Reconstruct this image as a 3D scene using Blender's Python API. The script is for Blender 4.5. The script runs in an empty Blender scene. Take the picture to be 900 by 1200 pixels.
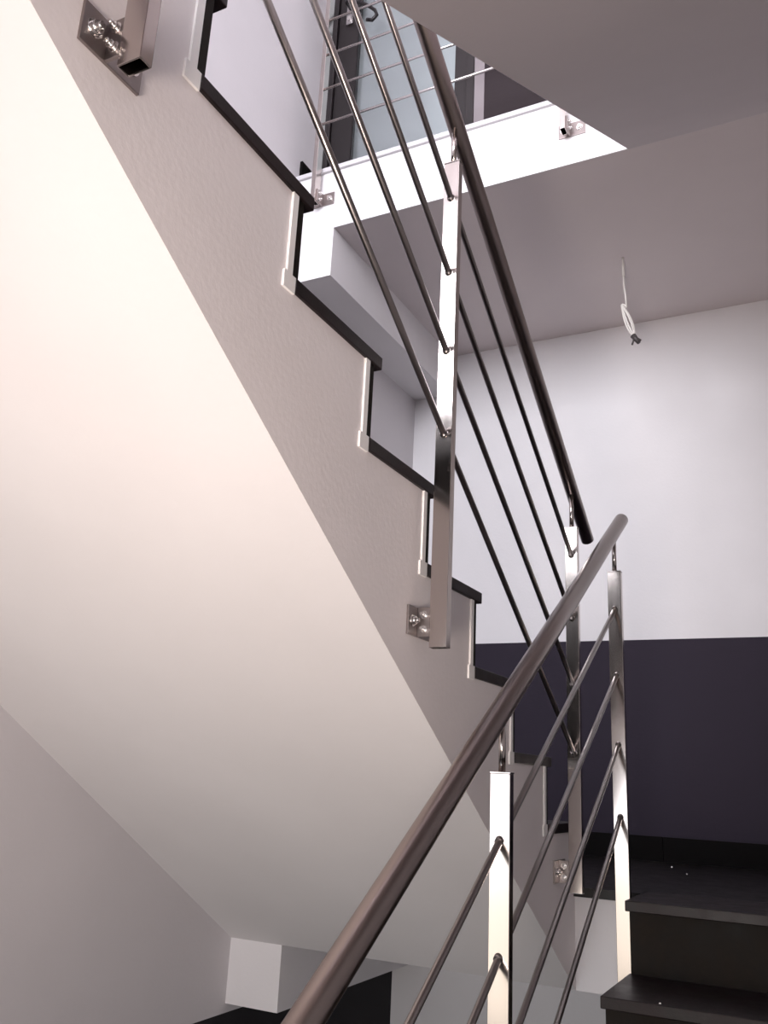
import bpy, bmesh, math, random
from mathutils import Vector, Matrix
random.seed(4)
C = bpy.context.scene.collection
PI = math.pi

# ------------------------------------------------------------------ sizes (metres)
H, G = 0.17, 0.2683            # riser, going
S = 1.151                      # flight width on the left
XR = 1.36                      # right wall
W = 1.225                      # far wall
T1, SL = 0.2623, 0.6154        # landing thickness, soffit slope
YN = 0.0358                    # first nosing of the upper flight
XB, YB = 0.190, -0.2077        # lower flight: side, top nosing
Z2, T2 = 2.679, 0.293          # upper landing
BW, BD1, BD2 = 0.1994, 0.1945, 0.2186
TT = 0.025
ZF0, ZF1 = -8*H, 8*H           # hall floors
YH = -2.19                     # edge of the hall slab
YBACK, XHALL, ZTOP, ZLOW = -5.2, -3.2, 5.3, -2.68

# ------------------------------------------------------------------ materials
def newmat(name):
    m = bpy.data.materials.new(name); m.use_nodes = True
    nt = m.node_tree
    return m, nt, nt.nodes['Principled BSDF']

def plaster(name, col, rough=0.75, bands=None, dark=(0.05,0.043,0.058), var=0.035, bump=0.05):
    """painted plaster; bands = list of (z0, z1) painted in the dado colour"""
    m, nt, b = newmat(name)
    N, L = nt.nodes, nt.links
    geo = N.new('ShaderNodeNewGeometry')
    n1 = N.new('ShaderNodeTexNoise'); n1.inputs['Scale'].default_value = 2.2; n1.inputs['Detail'].default_value = 5
    L.new(geo.outputs['Position'], n1.inputs['Vector'])
    r = N.new('ShaderNodeValToRGB')
    r.color_ramp.elements[0].position = .3; r.color_ramp.elements[1].position = .7
    r.color_ramp.elements[0].color = (*[c*(1-var) for c in col], 1)
    r.color_ramp.elements[1].color = (*[min(1, c*(1+var)) for c in col], 1)
    L.new(n1.outputs['Fac'], r.inputs['Fac'])
    out = r.outputs['Color']
    b.inputs['Roughness'].default_value = rough
    if bands:
        sep = N.new('ShaderNodeSeparateXYZ'); L.new(geo.outputs['Position'], sep.inputs[0])
        tot = None
        for z0, z1 in bands:
            a = N.new('ShaderNodeMath'); a.operation = 'GREATER_THAN'; a.inputs[1].default_value = z0
            c = N.new('ShaderNodeMath'); c.operation = 'LESS_THAN'; c.inputs[1].default_value = z1
            L.new(sep.outputs['Z'], a.inputs[0]); L.new(sep.outputs['Z'], c.inputs[0])
            p = N.new('ShaderNodeMath'); p.operation = 'MULTIPLY'
            L.new(a.outputs[0], p.inputs[0]); L.new(c.outputs[0], p.inputs[1])
            if tot is None: tot = p
            else:
                q = N.new('ShaderNodeMath'); q.operation = 'ADD'
                L.new(tot.outputs[0], q.inputs[0]); L.new(p.outputs[0], q.inputs[1]); tot = q
        mx = N.new('ShaderNodeMixRGB'); mx.inputs[2].default_value = (*dark, 1); b.inputs['Specular IOR Level'].default_value = .3
        L.new(tot.outputs[0], mx.inputs[0]); L.new(out, mx.inputs[1]); out = mx.outputs[0]
    L.new(out, b.inputs['Base Color'])
    n2 = N.new('ShaderNodeTexNoise'); n2.inputs['Scale'].default_value = 90; n2.inputs['Detail'].default_value = 3
    L.new(geo.outputs['Position'], n2.inputs['Vector'])
    bp = N.new('ShaderNodeBump'); bp.inputs['Strength'].default_value = bump; bp.inputs['Distance'].default_value = 0.01
    L.new(n2.outputs['Fac'], bp.inputs['Height']); L.new(bp.outputs['Normal'], b.inputs['Normal'])
    return m

def stone(name, col, rough=0.3, dust=0.35, spec=.35):
    m, nt, b = newmat(name); N, L = nt.nodes, nt.links
    geo = N.new('ShaderNodeNewGeometry')
    n1 = N.new('ShaderNodeTexNoise'); n1.inputs['Scale'].default_value = 14; n1.inputs['Detail'].default_value = 8
    n1.inputs['Roughness'].default_value = .7
    L.new(geo.outputs['Position'], n1.inputs['Vector'])
    r = N.new('ShaderNodeValToRGB')
    r.color_ramp.elements[0].position = .35; r.color_ramp.elements[1].position = .75
    r.color_ramp.elements[0].color = (*[c*.55 for c in col], 1)
    r.color_ramp.elements[1].color = (*[c*(1.3+dust) for c in col], 1)
    L.new(n1.outputs['Fac'], r.inputs['Fac']); L.new(r.outputs['Color'], b.inputs['Base Color'])
    rr = N.new('ShaderNodeMapRange'); rr.inputs[3].default_value = rough*.7; rr.inputs[4].default_value = min(1, rough*1.9)
    L.new(n1.outputs['Fac'], rr.inputs[0]); L.new(rr.outputs[0], b.inputs['Roughness'])
    b.inputs['Specular IOR Level'].default_value = spec
    n2 = N.new('ShaderNodeTexNoise'); n2.inputs['Scale'].default_value = 220
    L.new(geo.outputs['Position'], n2.inputs['Vector'])
    bp = N.new('ShaderNodeBump'); bp.inputs['Strength'].default_value = .12; bp.inputs['Distance'].default_value = .002
    L.new(n2.outputs['Fac'], bp.inputs['Height']); L.new(bp.outputs['Normal'], b.inputs['Normal'])
    return m

def metal(name, col, rough, scale=(1,1,1), bump=.03):
    m, nt, b = newmat(name); N, L = nt.nodes, nt.links
    b.inputs['Metallic'].default_value = 1; b.inputs['Base Color'].default_value = (*col, 1)
    if bump == 0 and scale == (1, 1, 1):
        b.inputs['Roughness'].default_value = rough; return m
    tc = N.new('ShaderNodeTexCoord'); mp = N.new('ShaderNodeMapping'); mp.inputs['Scale'].default_value = scale
    L.new(tc.outputs['Object'], mp.inputs[0])
    n1 = N.new('ShaderNodeTexNoise'); n1.inputs['Scale'].default_value = 60; n1.inputs['Detail'].default_value = 4
    L.new(mp.outputs[0], n1.inputs['Vector'])
    rr = N.new('ShaderNodeMapRange'); rr.inputs[3].default_value = rough*.8; rr.inputs[4].default_value = rough*1.25
    L.new(n1.outputs['Fac'], rr.inputs[0]); L.new(rr.outputs[0], b.inputs['Roughness'])
    bp = N.new('ShaderNodeBump'); bp.inputs['Strength'].default_value = bump; bp.inputs['Distance'].default_value = .001
    L.new(n1.outputs['Fac'], bp.inputs['Height']); L.new(bp.outputs['Normal'], b.inputs['Normal'])
    return m

def plain(name, col, rough=.5, metallic=0):
    m, nt, b = newmat(name)
    b.inputs['Base Color'].default_value = (*col, 1); b.inputs['Roughness'].default_value = rough
    b.inputs['Metallic'].default_value = metallic
    return m

WHITE = (0.80, 0.775, 0.785)
DADO = (0.025, 0.018, 0.031)
M = {}
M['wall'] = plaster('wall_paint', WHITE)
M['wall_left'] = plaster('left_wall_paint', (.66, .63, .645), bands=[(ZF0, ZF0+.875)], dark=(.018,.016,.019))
M['wall_far'] = plaster('far_wall_paint', WHITE, bands=[(0, .8813), (ZLOW, ZLOW+.88)], dark=DADO)
M['wall_door'] = plaster('door_wall_paint', WHITE, bands=[(Z2, Z2+.88)], dark=(.022, .0145, .017))
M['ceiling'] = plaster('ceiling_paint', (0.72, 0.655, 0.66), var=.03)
M['slab'] = plaster('slab_paint', WHITE)
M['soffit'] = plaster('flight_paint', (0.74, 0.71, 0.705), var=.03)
M['stringer'] = plaster('flight_side_lit_tone', (0.90, 0.845, 0.84), var=.03)  # same flight, side face coloured lighter to stand for light falling on it
M['filler'] = plain('white_filler', (.95, .93, .91), .6)
M['tile'] = stone('black_floor_tile', (.020, .017, .018), .32)
M['tread'] = stone('black_tread_stone', (.013, .008, .0085), .34, .6, .3)
M['riser'] = stone('black_riser_stone', (.013, .0095, .007), .55, .35, .2)
M['skirt'] = stone('black_skirting', (.004, .003, .003), .75, .1, .12)
M['post'] = metal('brushed_steel_post', (.56, .505, .48), .15, (4, 4, .15), 0)
M['rod'] = metal('steel_rod', (.30, .27, .26), .28, (1, 1, 1), 0)
M['bright_rod'] = metal('bright_steel_rod', (.70, .66, .65), .25, (1, 1, 1), 0)
M['rail'] = metal('steel_handrail', (.30, .25, .235), .30, (1, 1, 1), 0)
M['bracket'] = metal('steel_bracket', (.34, .30, .29), .33)
M['bolt'] = metal('zinc_bolt', (.85, .82, .80), .18)
M['frame'] = plain('dark_door_frame', (.012, .008, .009), .45)
M['marble'] = plain('pale_edge_stone', (.62, .60, .62), .35)
M['jamb'] = plain('grey_jamb', (.22, .19, .20), .5)
M['cable'] = plain('white_cable', (.72, .68, .64), .5)
M['tape'] = plain('dark_tape', (.06, .05, .05), .5)
M['handle'] = metal('handle_steel', (.55, .52, .52), .25)
M['lever'] = plain('dark_lever', (.03, .026, .028), .3, .6)

def glassmat():
    m, nt, b = newmat('door_glass')
    b.inputs['Base Color'].default_value = (.62, .66, .68, 1)
    b.inputs['Transmission Weight'].default_value = .85
    b.inputs['Roughness'].default_value = .28
    b.inputs['IOR'].default_value = 1.45
    return m
M['glass'] = glassmat()

# tiled floor joints
def tile_floor(name):
    m = stone(name, (.011, .009, .009), .30); nt = m.node_tree; N, L = nt.nodes, nt.links
    b = N['Principled BSDF']
    src = b.inputs['Base Color'].links[0].from_socket
    geo = N.new('ShaderNodeNewGeometry'); br = N.new('ShaderNodeTexBrick')
    br.offset = 0; br.inputs['Scale'].default_value = 1
    br.inputs['Brick Width'].default_value = .6; br.inputs['Row Height'].default_value = .3
    br.inputs['Mortar Size'].default_value = .003
    L.new(geo.outputs['Position'], br.inputs['Vector'])
    mx = N.new('ShaderNodeMixRGB'); mx.inputs[2].default_value = (.05, .045, .045, 1)
    L.new(br.outputs['Fac'], mx.inputs[0]); L.new(src, mx.inputs[1]); L.new(mx.outputs[0], b.inputs['Base Color'])
    return m
M['tile'] = tile_floor('black_floor_tile_grid')

# ------------------------------------------------------------------ mesh helpers
def box(bm, a, b):
    x0, y0, z0 = a; x1, y1, z1 = b
    v = [bm.verts.new(p) for p in [(x0,y0,z0),(x1,y0,z0),(x1,y1,z0),(x0,y1,z0),(x0,y0,z1),(x1,y0,z1),(x1,y1,z1),(x0,y1,z1)]]
    for f in [(0,3,2,1),(4,5,6,7),(0,1,5,4),(1,2,6,5),(2,3,7,6),(3,0,4,7)]:
        bm.faces.new([v[i] for i in f])

def prism(bm, pts, x0, x1):
    """polygon in (y, z) extruded along x"""
    a = [bm.verts.new((x0, y, z)) for y, z in pts]; b = [bm.verts.new((x1, y, z)) for y, z in pts]
    n = len(pts)
    bm.faces.new(a); bm.faces.new(b[::-1])
    for i in range(n):
        j = (i+1) % n
        bm.faces.new((a[i], b[i], b[j], a[j]))

def tube(bm, pts, r, seg=16, caps=True):
    pts = [Vector(p) for p in pts]; rings = []
    up = None
    for i, p in enumerate(pts):
        if i == 0: d = pts[1]-p
        elif i == len(pts)-1: d = p-pts[i-1]
        else: d = (pts[i+1]-p).normalized()+(p-pts[i-1]).normalized()
        d.normalize()
        if up is None:
            up = Vector((1,0,0)) if abs(d.x) < .8 else Vector((0,0,1))
        a = (up - d*up.dot(d)).normalized(); b = d.cross(a); up = a
        rr = r[i] if isinstance(r, (list, tuple)) else r
        rings.append([bm.verts.new(p + a*math.cos(2*PI*k/seg)*rr + b*math.sin(2*PI*k/seg)*rr) for k in range(seg)])
    for i in range(len(rings)-1):
        for k in range(seg):
            j = (k+1) % seg
            f = bm.faces.new((rings[i][k], rings[i][j], rings[i+1][j], rings[i+1][k])); f.smooth = True
    if caps:
        bm.faces.new(rings[0][::-1]); bm.faces.new(rings[-1])

def cyl(bm, c, axis, r, l, seg=20, r2=None):
    c = Vector(c); axis = Vector(axis).normalized()
    tube(bm, [c, c+axis*l], [r, r if r2 is None else r2], seg)

def obj(name, bm, mat, parent=None, bevel=0, loc=None):
    bmesh.ops.remove_doubles(bm, verts=bm.verts, dist=1e-6)
    bmesh.ops.recalc_face_normals(bm, faces=bm.faces)
    me = bpy.data.meshes.new(name); bm.to_mesh(me); bm.free()
    if isinstance(mat, (list, tuple)):
        for m in mat: me.materials.append(m)
    else: me.materials.append(mat)
    o = bpy.data.objects.new(name, me); C.objects.link(o)
    if parent:
        o.parent = parent
        base = parent.matrix_world
        off = Vector(world_loc(parent))
        if off.length > 0: me.transform(Matrix.Translation(-off))
    if bevel:
        md = o.modifiers.new('bevel', 'BEVEL'); md.width = bevel; md.segments = 2; md.limit_method = 'ANGLE'
        md.angle_limit = math.radians(40)
    return o

def world_loc(o):
    v = Vector((0,0,0))
    while o: v += o.location; o = o.parent
    return v

def struct(name, bm, mat, bevel=0):
    o = obj(name, bm, mat, None, bevel); o['kind'] = 'structure'; return o

def thing(name, label, cat, loc=(0,0,0), group=None):
    o = bpy.data.objects.new(name, None); C.objects.link(o); o.location = loc
    o.empty_display_size = .1
    o['label'] = label; o['category'] = cat
    if group: o['group'] = group
    return o

def sbox(name, a, b, mat, bevel=0):
    bm = bmesh.new(); box(bm, a, b); return struct(name, bm, mat, bevel)

# ------------------------------------------------------------------ the room shell
Y_LE = -2.3      # the left stair wall ends here and the hall widens
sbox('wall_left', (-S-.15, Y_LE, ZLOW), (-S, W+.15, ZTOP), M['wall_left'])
sbox('wall_far', (-S-.0, W, ZLOW), (XR, W+.15, Z2-.0), M['wall_far'])
sbox('wall_right', (XR, YBACK, ZLOW), (XR+.15, W+.15, ZTOP), M['wall'])
sbox('wall_hall_front', (XHALL, Y_LE, ZLOW), (-S-.15, Y_LE+.15, ZTOP), M['wall'])
sbox('wall_hall_left', (XHALL-.15, YBACK-.15, ZLOW), (XHALL, Y_LE+.15, ZTOP), M['wall'])
WX0, WX1 = -2.3, 1.2
win = [(ZF0+.05, 0.90), (ZF1+.95, ZF1+2.85)]
bm = bmesh.new()
box(bm, (XHALL-.15, YBACK-.15, ZLOW), (WX0, YBACK, ZTOP)); box(bm, (WX1, YBACK-.15, ZLOW), (XR+.15, YBACK, ZTOP))
box(bm, (WX0, YBACK-.15, ZLOW), (WX1, YBACK, win[0][0])); box(bm, (WX0, YBACK-.15, win[0][1]), (WX1, YBACK, win[1][0]))
box(bm, (WX0, YBACK-.15, win[1][1]), (WX1, YBACK, ZTOP))
struct('wall_back', bm, M['wall'])
for i, (z0, z1) in enumerate(win):
    bm = bmesh.new(); w = .05
    box(bm, (WX0, YBACK-.10, z0), (WX0+w, YBACK-.04, z1)); box(bm, (WX1-w, YBACK-.10, z0), (WX1, YBACK-.04, z1))
    box(bm, (WX0, YBACK-.10, z0), (WX1, YBACK-.04, z0+w)); box(bm, (WX0, YBACK-.10, z1-w), (WX1, YBACK-.04, z1))
    for k in (1, 2):
        x = WX0+(WX1-WX0)*k/3
        box(bm, (x-w/2, YBACK-.10, z0), (x+w/2, YBACK-.04, z1))
    struct('window_%d' % (i+1), bm, M['frame'])
# floors and slabs
sbox('floor_hall', (XHALL, YBACK, ZF0-.2), (XR, YB-7*G+.043, ZF0), M['tile'])
sbox('floor_lower', (-S, YB-7*G, ZLOW-.1), (XR, W, ZLOW), M['tile'])
bm = bmesh.new()
box(bm, (XHALL, YBACK, ZF1-.275), (-S-.15, Y_LE, ZF1-TT)); box(bm, (-S-.15, YBACK, ZF1-.275), (XR, YH, ZF1-TT))
struct('ceiling_hall', bm, M['ceiling'])
bm = bmesh.new()
box(bm, (XHALL, YBACK, ZF1-TT), (-S, Y_LE, ZF1)); box(bm, (-S, YBACK, ZF1-TT), (XR, YN-8*G-.033, ZF1))
struct('floor_upper_hall', bm, M['tile'])
sbox('ceiling_top', (XHALL-.15, YBACK-.15, ZTOP), (XR+.15, .30, ZTOP+.15), M['ceiling'])

# middle landing slab, front face toward the well
sbox('floor_landing_slab', (-S, 0, -T1), (XR, W, -TT), M['slab'])
bm = bmesh.new()
box(bm, (-S, .0132, -TT), (0, W, 0)); box(bm, (0, -.012, -TT), (XB, W, 0)); box(bm, (XB, .066, -TT), (XR, W, 0))
struct('floor_landing', bm, M['tile'])
sbox('trim_1', (-S, 0, -T1-BD1), (-S+BW, W, -T1), M['slab'])            # downstand beam under the middle landing
# upper landing
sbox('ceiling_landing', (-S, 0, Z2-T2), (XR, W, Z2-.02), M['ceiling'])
# added facing: light on the upper slab's front edge put into a paler colour
sbox('trim_2', (-S, -.006, Z2-T2), (XR, 0, Z2-.02), M['slab'])
sbox('trim_3', (-S, -.006, Z2-T2-BD2), (-S+BW, W, Z2-T2), M['slab'])
sbox('trim_4', (-S, -.018, Z2-.02), (XR, W, Z2), M['marble'])
# skirtings
bm = bmesh.new(); x = -S
for xe in (-1.08, -.58, -.575+.0, .027, .627, 1.227, XR):
    if xe > x+.01: box(bm, (x, W-.012, 0), (xe-.0025, W, .0916)); x = xe
struct('baseboard_far', bm, M['skirt'])
sbox('baseboard_left', (-S, .04, 0), (-S+.012, W-.012, .0916), M['skirt'])
sbox('baseboard_right', (XR-.012, .07, 0), (XR, W-.012, .0916), M['skirt'])
sbox('baseboard_upper', (-S, .004, Z2), (-S+.012, .15, Z2+.092), M['skirt'])

# wall with the terrace door above the upper landing
DY = .15; DX0, DX1 = -S, -.416; DZ1 = Z2+2.15
bm = bmesh.new()
box(bm, (-.372, DY, Z2), (XR, DY+.12, ZTOP)); box(bm, (DX0, DY, DZ1), (-.372, DY+.12, ZTOP))
struct('wall_door_side', bm, M['wall_door'])
sbox('trim_5', (-.416, DY-.004, Z2), (-.372, DY+.10, DZ1), M['jamb'])
d = bpy.data.objects.new('door_1', None); C.objects.link(d); d.location = (-.8, DY, Z2); d['kind'] = 'structure'
bm = bmesh.new()
fz = Z2+.001
box(bm, (DX0+.001, DY-.01, fz), (-1.105, DY+.07, DZ1)); box(bm, (-.452, DY-.01, fz), (-.417, DY+.07, DZ1))
box(bm, (-1.105, DY-.01, DZ1-.05), (-.452, DY+.07, DZ1))
obj('door_frame', bm, M['frame'], d, .003)
bm = bmesh.new()
box(bm, (-1.103, DY+.002, fz+.012), (-.994, DY+.06, DZ1-.052)); box(bm, (-.505, DY+.002, fz+.012), (-.454, DY+.06, DZ1-.052))
box(bm, (-.994, DY+.002, DZ1-.15), (-.505, DY+.06, DZ1-.052)); box(bm, (-.994, DY+.002, fz+.012), (-.505, DY+.06, fz+.03))
obj('door_leaf', bm, M['frame'], d, .003)
bm = bmesh.new(); box(bm, (-.996, DY+.025, fz+.02), (-.503, DY+.033, DZ1-.14)); obj('glass_pane', bm, M['glass'], d)
bm = bmesh.new(); box(bm, (-1.060, DY-.010, 3.592), (-1.026, DY+.002, 3.80)); hp = obj('handle_plate', bm, M['handle'], d, .003)
bm = bmesh.new()
tube(bm, [(-1.043, DY-.01, 3.685), (-1.043, .105, 3.685), (-1.03, .1, 3.680), (-.962, .1, 3.640), (-.92, .1, 3.604), (-.886, .1, 3.566), (-.874, .1, 3.534), (-.897, .1, 3.514), (-.924, .1, 3.528)], .0085, 12)
obj('lever', bm, M['lever'], hp)
bm = bmesh.new(); cyl(bm, (-1.043, DY-.016, 3.62), (0, 1, 0), .010, .008); obj('key_cylinder', bm, M['bolt'], hp)

# ------------------------------------------------------------------ stair flights
def flightA():
    t = thing('stair_flight', 'pale plastered upper stair flight with black stone treads, rising toward the viewer at left', 'staircase', (-S/2, -.9, 0))
    pts = [(0, -T1), (0, 0), (YN-.043, 0)]
    for k in range(1, 9):
        rb = YN-(k-1)*G-.043
        if k > 1: pts.append((rb, (k-1)*H-TT))
        pts.append((rb, k*H-TT))
    zs = -T1-SL*YH
    pts += [(YH, 8*H-TT), (YH, zs)]
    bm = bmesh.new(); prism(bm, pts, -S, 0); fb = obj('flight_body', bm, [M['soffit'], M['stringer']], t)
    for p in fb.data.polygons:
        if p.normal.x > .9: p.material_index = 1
    for k in range(1, 9):
        n = YN-(k-1)*G
        bm = bmesh.new(); box(bm, (-S, n-(.3013 if k < 8 else .3013), k*H-TT), (.006, n, k*H)); obj('tread', bm, M['tread'], t, .002)
        bm = bmesh.new(); box(bm, (-S, n-.043, (k-1)*H), (.001, n-.023, k*H-TT)); obj('riser', bm, M['riser'], t)
    for k in range(1, 8):
        rb = YN-k*G-.043
        bm = bmesh.new()
        prism(bm, [(rb-.015, (k+1)*H-TT), (rb, (k+1)*H-TT), (rb, k*H), (rb+.010, k*H), (rb+.010, k*H-TT-.004), (rb-.022, k*H-TT-.004), (rb-.022, k*H), (rb-.015, k*H)], 0, .004)
        obj('filler_strip', bm, M['filler'], t)
flightA()

def flightB():
    t = thing('stair_flight', 'lower stair flight with dusty black stone treads climbing to the landing at bottom right', 'staircase', (.78, -1.1, ZF0))
    pts = [(0, -T1), (0, -TT)]
    for j in range(8):
        r = YB-j*G+.043
        pts += [(r, -j*H-TT), (r, -(j+1)*H-(TT if j < 7 else 0))]
    # underside
    pts += [(YB-7*G+.043, ZF0-.2)]
    bm = bmesh.new(); prism(bm, pts, XB+.002, XR); obj('flight_body', bm, M['soffit'], t)
    for j in range(8):
        n = YB-j*G
        bm = bmesh.new(); box(bm, (XB-.006, n, -j*H-TT), (XR, n+(.301 if j else .2737), -j*H)); obj('tread', bm, M['tread'], t, .002)
        bm = bmesh.new(); box(bm, (XB, n+.023, -(j+1)*H), (XR, n+.043, -j*H-TT)); obj('riser', bm, M['riser'], t)
flightB()

def flightC():
    t = thing('stair_flight', 'dim plastered underside of the topmost stair flight, overhead at upper right', 'staircase', (.79, -1.1, ZF1))
    x0 = .222; r = (Z2-ZF1)/8
    pts = [(0, Z2-T2), (0, Z2-.02)]
    for j in range(1, 8):
        n = YB-j*G
        pts += [(n+G, Z2-j*r+r-.02), (n+G, Z2-j*r)] if j > 1 else [(YB, Z2-.02), (YB, Z2-r)]
    pts += [(YB-7*G, Z2-7*r), (YB-7*G, ZF1)]
    pts += [(YH, ZF1), (YH, Z2-T2+.601*YH)]
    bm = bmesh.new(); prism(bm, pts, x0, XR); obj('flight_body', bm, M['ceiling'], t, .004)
flightC()

# ------------------------------------------------------------------ railings
def post_shell(bm, x0, x1, y0, y1, z0, z1, w=.0022):
    """hollow rectangular tube, open at the bottom"""
    o = [(x0,y0),(x1,y0),(x1,y1),(x0,y1)]; i = [(x0+w,y0+w),(x1-w,y0+w),(x1-w,y1-w),(x0+w,y1-w)]
    O0 = [bm.verts.new((*p, z0)) for p in o]; O1 = [bm.verts.new((*p, z1)) for p in o]
    I0 = [bm.verts.new((*p, z0)) for p in i]; I1 = [bm.verts.new((*p, z1-w)) for p in i]
    for k in range(4):
        j = (k+1) % 4
        bm.faces.new((O0[k], O0[j], O1[j], O1[k])); bm.faces.new((I0[j], I0[k], I1[k], I1[j])); bm.faces.new((O0[j], O0[k], I0[k], I0[j]))
    bm.faces.new(O1); bm.faces.new(I1[::-1])

def bolt(c, ax, parent, r=.008, name='bolt'):
    bm = bmesh.new(); c = Vector(c); ax = Vector(ax)
    cyl(bm, c, ax, r*1.35, .0018, 20); cyl(bm, c+ax*.0018, ax, r, .006, 6); cyl(bm, c+ax*.0078, ax, r*.55, .006, 14)
    return obj(name, bm, M['bolt'], parent)

def flight_post(t, xc, w, yf, z0, z1, xface, zrail, wall_dir):
    """post beside a flight: broad face toward -y, bracket on the flight's side face at x = xface"""
    bm = bmesh.new(); post_shell(bm, xc-w/2, xc+w/2, yf, yf+.02, z0, z1)
    p = obj('post', bm, M['post'], t, .0012)
    bm = bmesh.new(); box(bm, (xc-w/2-.0008, yf-.0008, z1), (xc+w/2+.0008, yf+.0208, z1+.003)); obj('post_cap', bm, M['post'], p, .0008)
    bm = bmesh.new(); cyl(bm, (xc, yf+.01, z1+.003), (0,0,1), .0065, zrail-.017-z1-.003, 18); obj('pin', bm, M['post'], p)
    s = wall_dir                                    # +1: post stands on the +x side of the face
    bm = bmesh.new()
    zb = z0+.022
    y0, y1 = yf-.035, yf+.065
    box(bm, *sorted2((xface, y0, zb), (xface+s*.005, y1, zb+.056)))
    # lug reaching the post
    xe = xc-s*w/2
    box(bm, *sorted2((xface+s*.005, yf+.004, zb), (xe, yf+.009, zb+.056)))
    br = obj('bracket', bm, M['bracket'], p, .0008)
    bolt((xface+s*.005, y0+.018, zb+.028), (s,0,0), p, .0085)
    bolt((xface+s*.005, y1-.018, zb+.028), (s,0,0), p, .0085)
    xm = (xface+s*.005+xe)/2
    for zz in (.014, .042): bolt((xm, yf+.004, zb+zz), (0,-1,0), p, .0055)
    return p

def sorted2(a, b):
    return tuple(min(p, q) for p, q in zip(a, b)), tuple(max(p, q) for p, q in zip(a, b))

def rod(t, x, y0, z0, y1, z1, r=.0065):
    bm = bmesh.new(); tube(bm, [(x, y0, z0), (x, y1, z1)], r, 16); return obj('rod', bm, M['rod'], t)

def collar(p, x, y, z, slope, r=.0085):
    d = Vector((0, 1, slope)).normalized(); bm = bmesh.new(); c = Vector((x, y, z))
    tube(bm, [c-d*.003, c+d*.006], r, 16); return obj('collar', bm, M['rod'], p)

def handrail(t, pts, r):
    pts = [Vector(p) for p in pts]
    d0 = (pts[1]-pts[0]).normalized(); d1 = (pts[-1]-pts[-2]).normalized()
    P = [pts[0], pts[0]+d0*.003]+pts[1:-1]+[pts[-1]-d1*.003, pts[-1]]
    R = [r-.003, r]+[r]*(len(pts)-2)+[r, r-.003]
    bm = bmesh.new(); tube(bm, P, R, 40); return obj('handrail', bm, M['rail'], t)

# railing of the upper flight (falls toward +y)
XA = .050; SA = -.6154
A = thing('stair_railing', 'brushed steel railing with four rods along the upper flight, descending from top to the landing', 'railing', (XA, -1.1, .5))
postsA = [(-2.045, 1.045, 2.15), (-1.113, .505, 1.582), (-.172, 0.0, .992)]
railzA = lambda y: 1.010+SA*(y-.012)
pa = []
for yf, z0, z1 in postsA: pa.append(flight_post(A, XA, .036, yf, z0, z1, 0, railzA(yf+.01), 1))
for k in range(4):
    zA2 = .911-.185*k                                   # centre height at the last post front
    zz = lambda y: zA2+SA*(y+.172)
    rod(A, XA, -.162, zz(-.162), -2.34, zz(-2.34))
    for (yf, z0, z1), p in zip(postsA, pa): collar(p, XA, yf, zz(yf), SA)
handrail(A, [(XA, -2.42, railzA(-2.42)), (XA, .022, railzA(.022))], .0195)

# railing of the lower flight (climbs toward +y)
XBp = .158; SB = .62
Bt = thing('stair_railing', 'dark steel handrail with rods and posts rising along the lower flight in the foreground', 'railing', (XBp, -1.0, -.5))
postsB = [(-2.01, -.98, -.30), (-1.062, -.42, .284), (-.112, -.262, .868)]
railzB = lambda y: 1.052+SB*(y-.0)
pb = []
for yf, z0, z1 in postsB: pb.append(flight_post(Bt, XBp, .038, yf, z0, z1, XB+.002, railzB(yf+.01), -1))
for k in range(4):
    z0k = .758-.188*k
    zz = lambda y: z0k+SB*(y+.112)
    rod(Bt, XBp, -.105, zz(-.105), -2.0, zz(-2.0))
    for (yf, z0, z1), p in zip(postsB, pb): collar(p, XBp, yf, zz(yf), SB)
handrail(Bt, [(XBp, -2.05, railzB(-2.05)), (XBp, .012, railzB(.012))], .0205)

# guard railing along the edge of the upper landing
Ct = thing('landing_railing', 'horizontal steel guard railing fixed to the bright edge of the upper landing', 'railing', (-.5, -.05, 2.5))
for xl in (-1.036, .000):
    bm = bmesh.new(); post_shell(bm, xl, xl+.02, -.068, -.030, 2.495, 3.60)
    p = obj('post', bm, M['post'], Ct, .001)
    bm = bmesh.new(); box(bm, (xl-.0008, -.0688, 3.60), (xl+.0208, -.0292, 3.603)); obj('post_cap', bm, M['post'], p)
    bm = bmesh.new(); cyl(bm, (xl+.01, -.049, 3.603), (0,0,1), .0065, .065); obj('pin', bm, M['post'], p)
    bm = bmesh.new(); box(bm, (xl-.020, -.011, 2.500), (xl+.078, -.006, 2.556)); box(bm, (xl+.020, -.055, 2.500), (xl+.025, -.011, 2.556))
    obj('bracket', bm, M['bracket'], p, .0008)
    bolt((xl+.058, -.011, 2.528), (0,-1,0), p, .009); bolt((xl-.006, -.011, 2.528), (0,-1,0), p, .006)
    for zz in (.014, .042): bolt((xl+.025, -.038, 2.500+zz), (1,0,0), p, .0055)
for z in (2.876, 3.056, 3.238, 3.425):
    bm = bmesh.new(); tube(bm, [(-1.02, -.049, z), (.0, -.049, z)], .0055, 14); obj('rod', bm, M['bright_rod'], Ct)
bm = bmesh.new(); tube(bm, [(-1.13, -.049, 3.687), (.18, -.049, 3.687)], .0195, 32); obj('handrail', bm, M['rail'], Ct)

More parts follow.
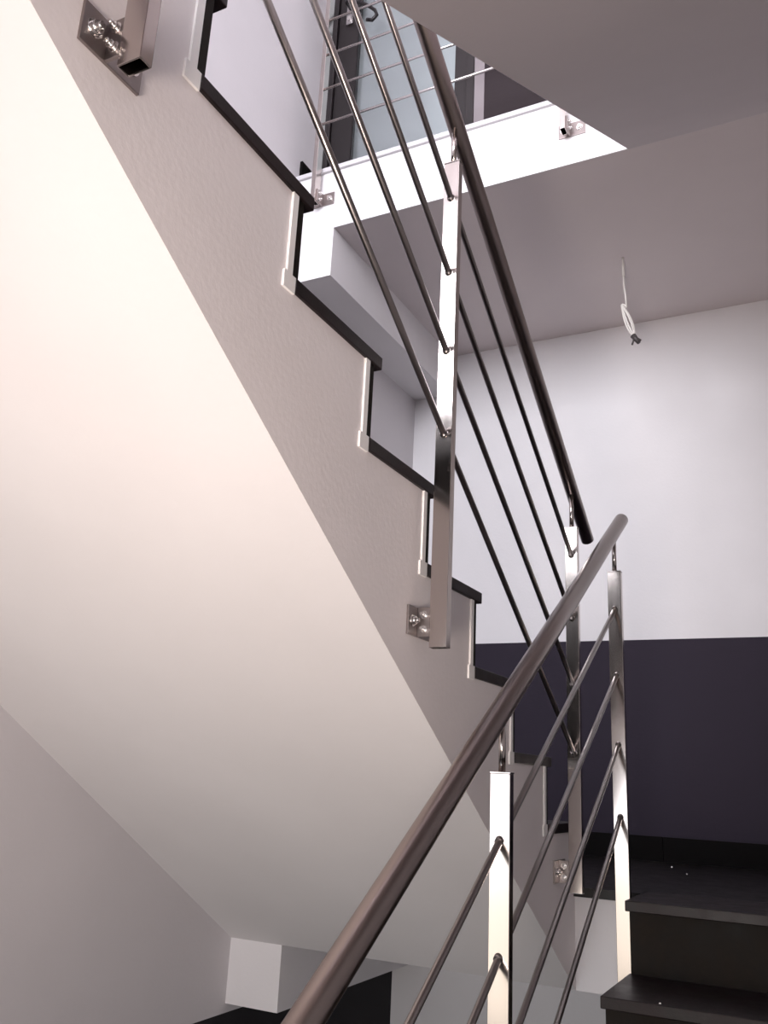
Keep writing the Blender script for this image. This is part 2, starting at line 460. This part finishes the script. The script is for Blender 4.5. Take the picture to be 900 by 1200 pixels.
# ------------------------------------------------------------------ loose ceiling cable
cx, cy, cz = .060, .653, Z2-T2
K = thing('hanging_cable', 'bare white electric cable hanging folded from the ceiling, no lamp attached', 'cable', (cx, cy, cz))
bm = bmesh.new()
tube(bm, [(cx, cy, cz+.004), (cx, cy, cz-.09)], .0055, 10)
obj('conduit_stub', bm, M['cable'], K)
bm = bmesh.new()
tube(bm, [(cx, cy, cz-.085), (cx+.001, cy, cz-.13), (cx+.006, cy, cz-.18), (cx+.008, cy, cz-.235)], .0035, 10)
for i in range(5):
    a = random.uniform(-.004, .004); b_ = i*.004-.008
    pts = []
    for s in range(9):
        u = s/8
        bow = math.sin(u*PI)*(.014 if i % 2 else -.012)*(.6+.2*i)
        pts.append((cx-.008+.050*u+bow*.7+a, cy+b_*math.sin(u*PI), cz-.215-.165*u+bow*.35-abs(a)))
    tube(bm, pts, .0034, 10)
tube(bm, [(cx+.008, cy, cz-.235), (cx+.002, cy, cz-.222), (cx-.008, cy, cz-.215)], .0034, 10)
obj('wire', bm, M['cable'], K)
bm = bmesh.new()
tube(bm, [(cx+.030, cy, cz-.366), (cx+.052, cy, cz-.402)], [.012, .008], 12)
tube(bm, [(cx+.036, cy, cz-.375), (cx+.026, cy-.004, cz-.408)], .004, 10)
tube(bm, [(cx+.045, cy, cz-.380), (cx+.060, cy+.004, cz-.392)], .004, 10)
obj('tape', bm, M['tape'], K)

# ------------------------------------------------------------------ crumbs of plaster on the black stone
def crumb(x, y, z, label, r):
    bm = bmesh.new(); bmesh.ops.create_icosphere(bm, subdivisions=1, radius=r)
    for v in bm.verts: v.co *= random.uniform(.7, 1.2); v.co.z = max(v.co.z, -r*.5)*.7
    bmesh.ops.translate(bm, verts=bm.verts, vec=(0, 0, r*.35))
    me_o = obj('plaster_crumb', bm, M['filler']); me_o.location = (x, y, z)
    me_o['label'] = label; me_o['category'] = 'debris'; me_o['group'] = 'plaster crumbs on the black stone'
crumb(.10, .96, 0, 'larger white plaster crumb on the black landing floor', .004)
crumb(.19, .72, 0, 'tiny plaster crumb on the landing floor, nearer the lower flight', .003)
crumb(.31, YB-G+.012, -H, 'white crumb at the front edge of the lowest visible black tread', .0028)

# ------------------------------------------------------------------ light
def area(name, loc, rot, sx, sy, power, col):
    l = bpy.data.lights.new(name, 'AREA'); l.shape = 'RECTANGLE'; l.size = sx; l.size_y = sy; l.energy = power; l.color = col
    o = bpy.data.objects.new(name, l); C.objects.link(o); o.location = loc; o.rotation_euler = rot
    return o
xc = (WX0+WX1)/2
area('window_light', (xc, YBACK-.2, .33), (PI/2, 0, 0), WX1-WX0, 1.14, 44, (.92, .95, 1))
area('window_light', (xc, YBACK-.2, -.78), (PI/2, 0, 0), WX1-WX0, 1.06, 15, (1, .84, .60))
area('window_light', (xc, YBACK-.2, sum(win[1])/2), (PI/2, 0, 0), WX1-WX0, win[1][1]-win[1][0], 430, (.93, .94, 1))
# warm hall lamp out of view, aimed and narrowed to brighten the upper flight
lv = Vector((-.28, -1.45, .80))-Vector((.5, -3.35, -.2))
o = area('hall_lamp', (.5, -3.35, -.2), lv.to_track_quat('-Z', 'Y').to_euler(), .5, .4, 10.5, (1, .85, .77)); o.data.spread = math.radians(85)
w = bpy.data.worlds.new('world'); bpy.context.scene.world = w; w.use_nodes = True
w.node_tree.nodes['Background'].inputs[0].default_value = (.80, .84, .90, 1)
w.node_tree.nodes['Background'].inputs[1].default_value = 1.1

# ------------------------------------------------------------------ camera
f = 1037.34
r = Vector((0.8911, 0.4516, 0.0475)); u = Vector((0.0889, -0.2762, 0.9570)); fw = Vector((-0.4453, 0.8484, 0.2862))
cam = bpy.data.cameras.new('camera'); co = bpy.data.objects.new('camera', cam); C.objects.link(co)
fw.normalize(); r = (r-fw*r.dot(fw)).normalized(); u = r.cross(fw)
m = Matrix(((r.x, u.x, -fw.x, .7222), (r.y, u.y, -fw.y, -2.6351), (r.z, u.z, -fw.z, .2685), (0,0,0,1)))
co.matrix_world = m
cam.sensor_fit = 'HORIZONTAL'; cam.sensor_width = 36; cam.lens = f/900*36; cam.clip_start = .02
bpy.context.scene.camera = co
vs = bpy.context.scene.view_settings
vs.view_transform = 'Standard'; vs.look = 'None'; vs.gamma = 1; vs.exposure = 0; vs.use_curve_mapping = False
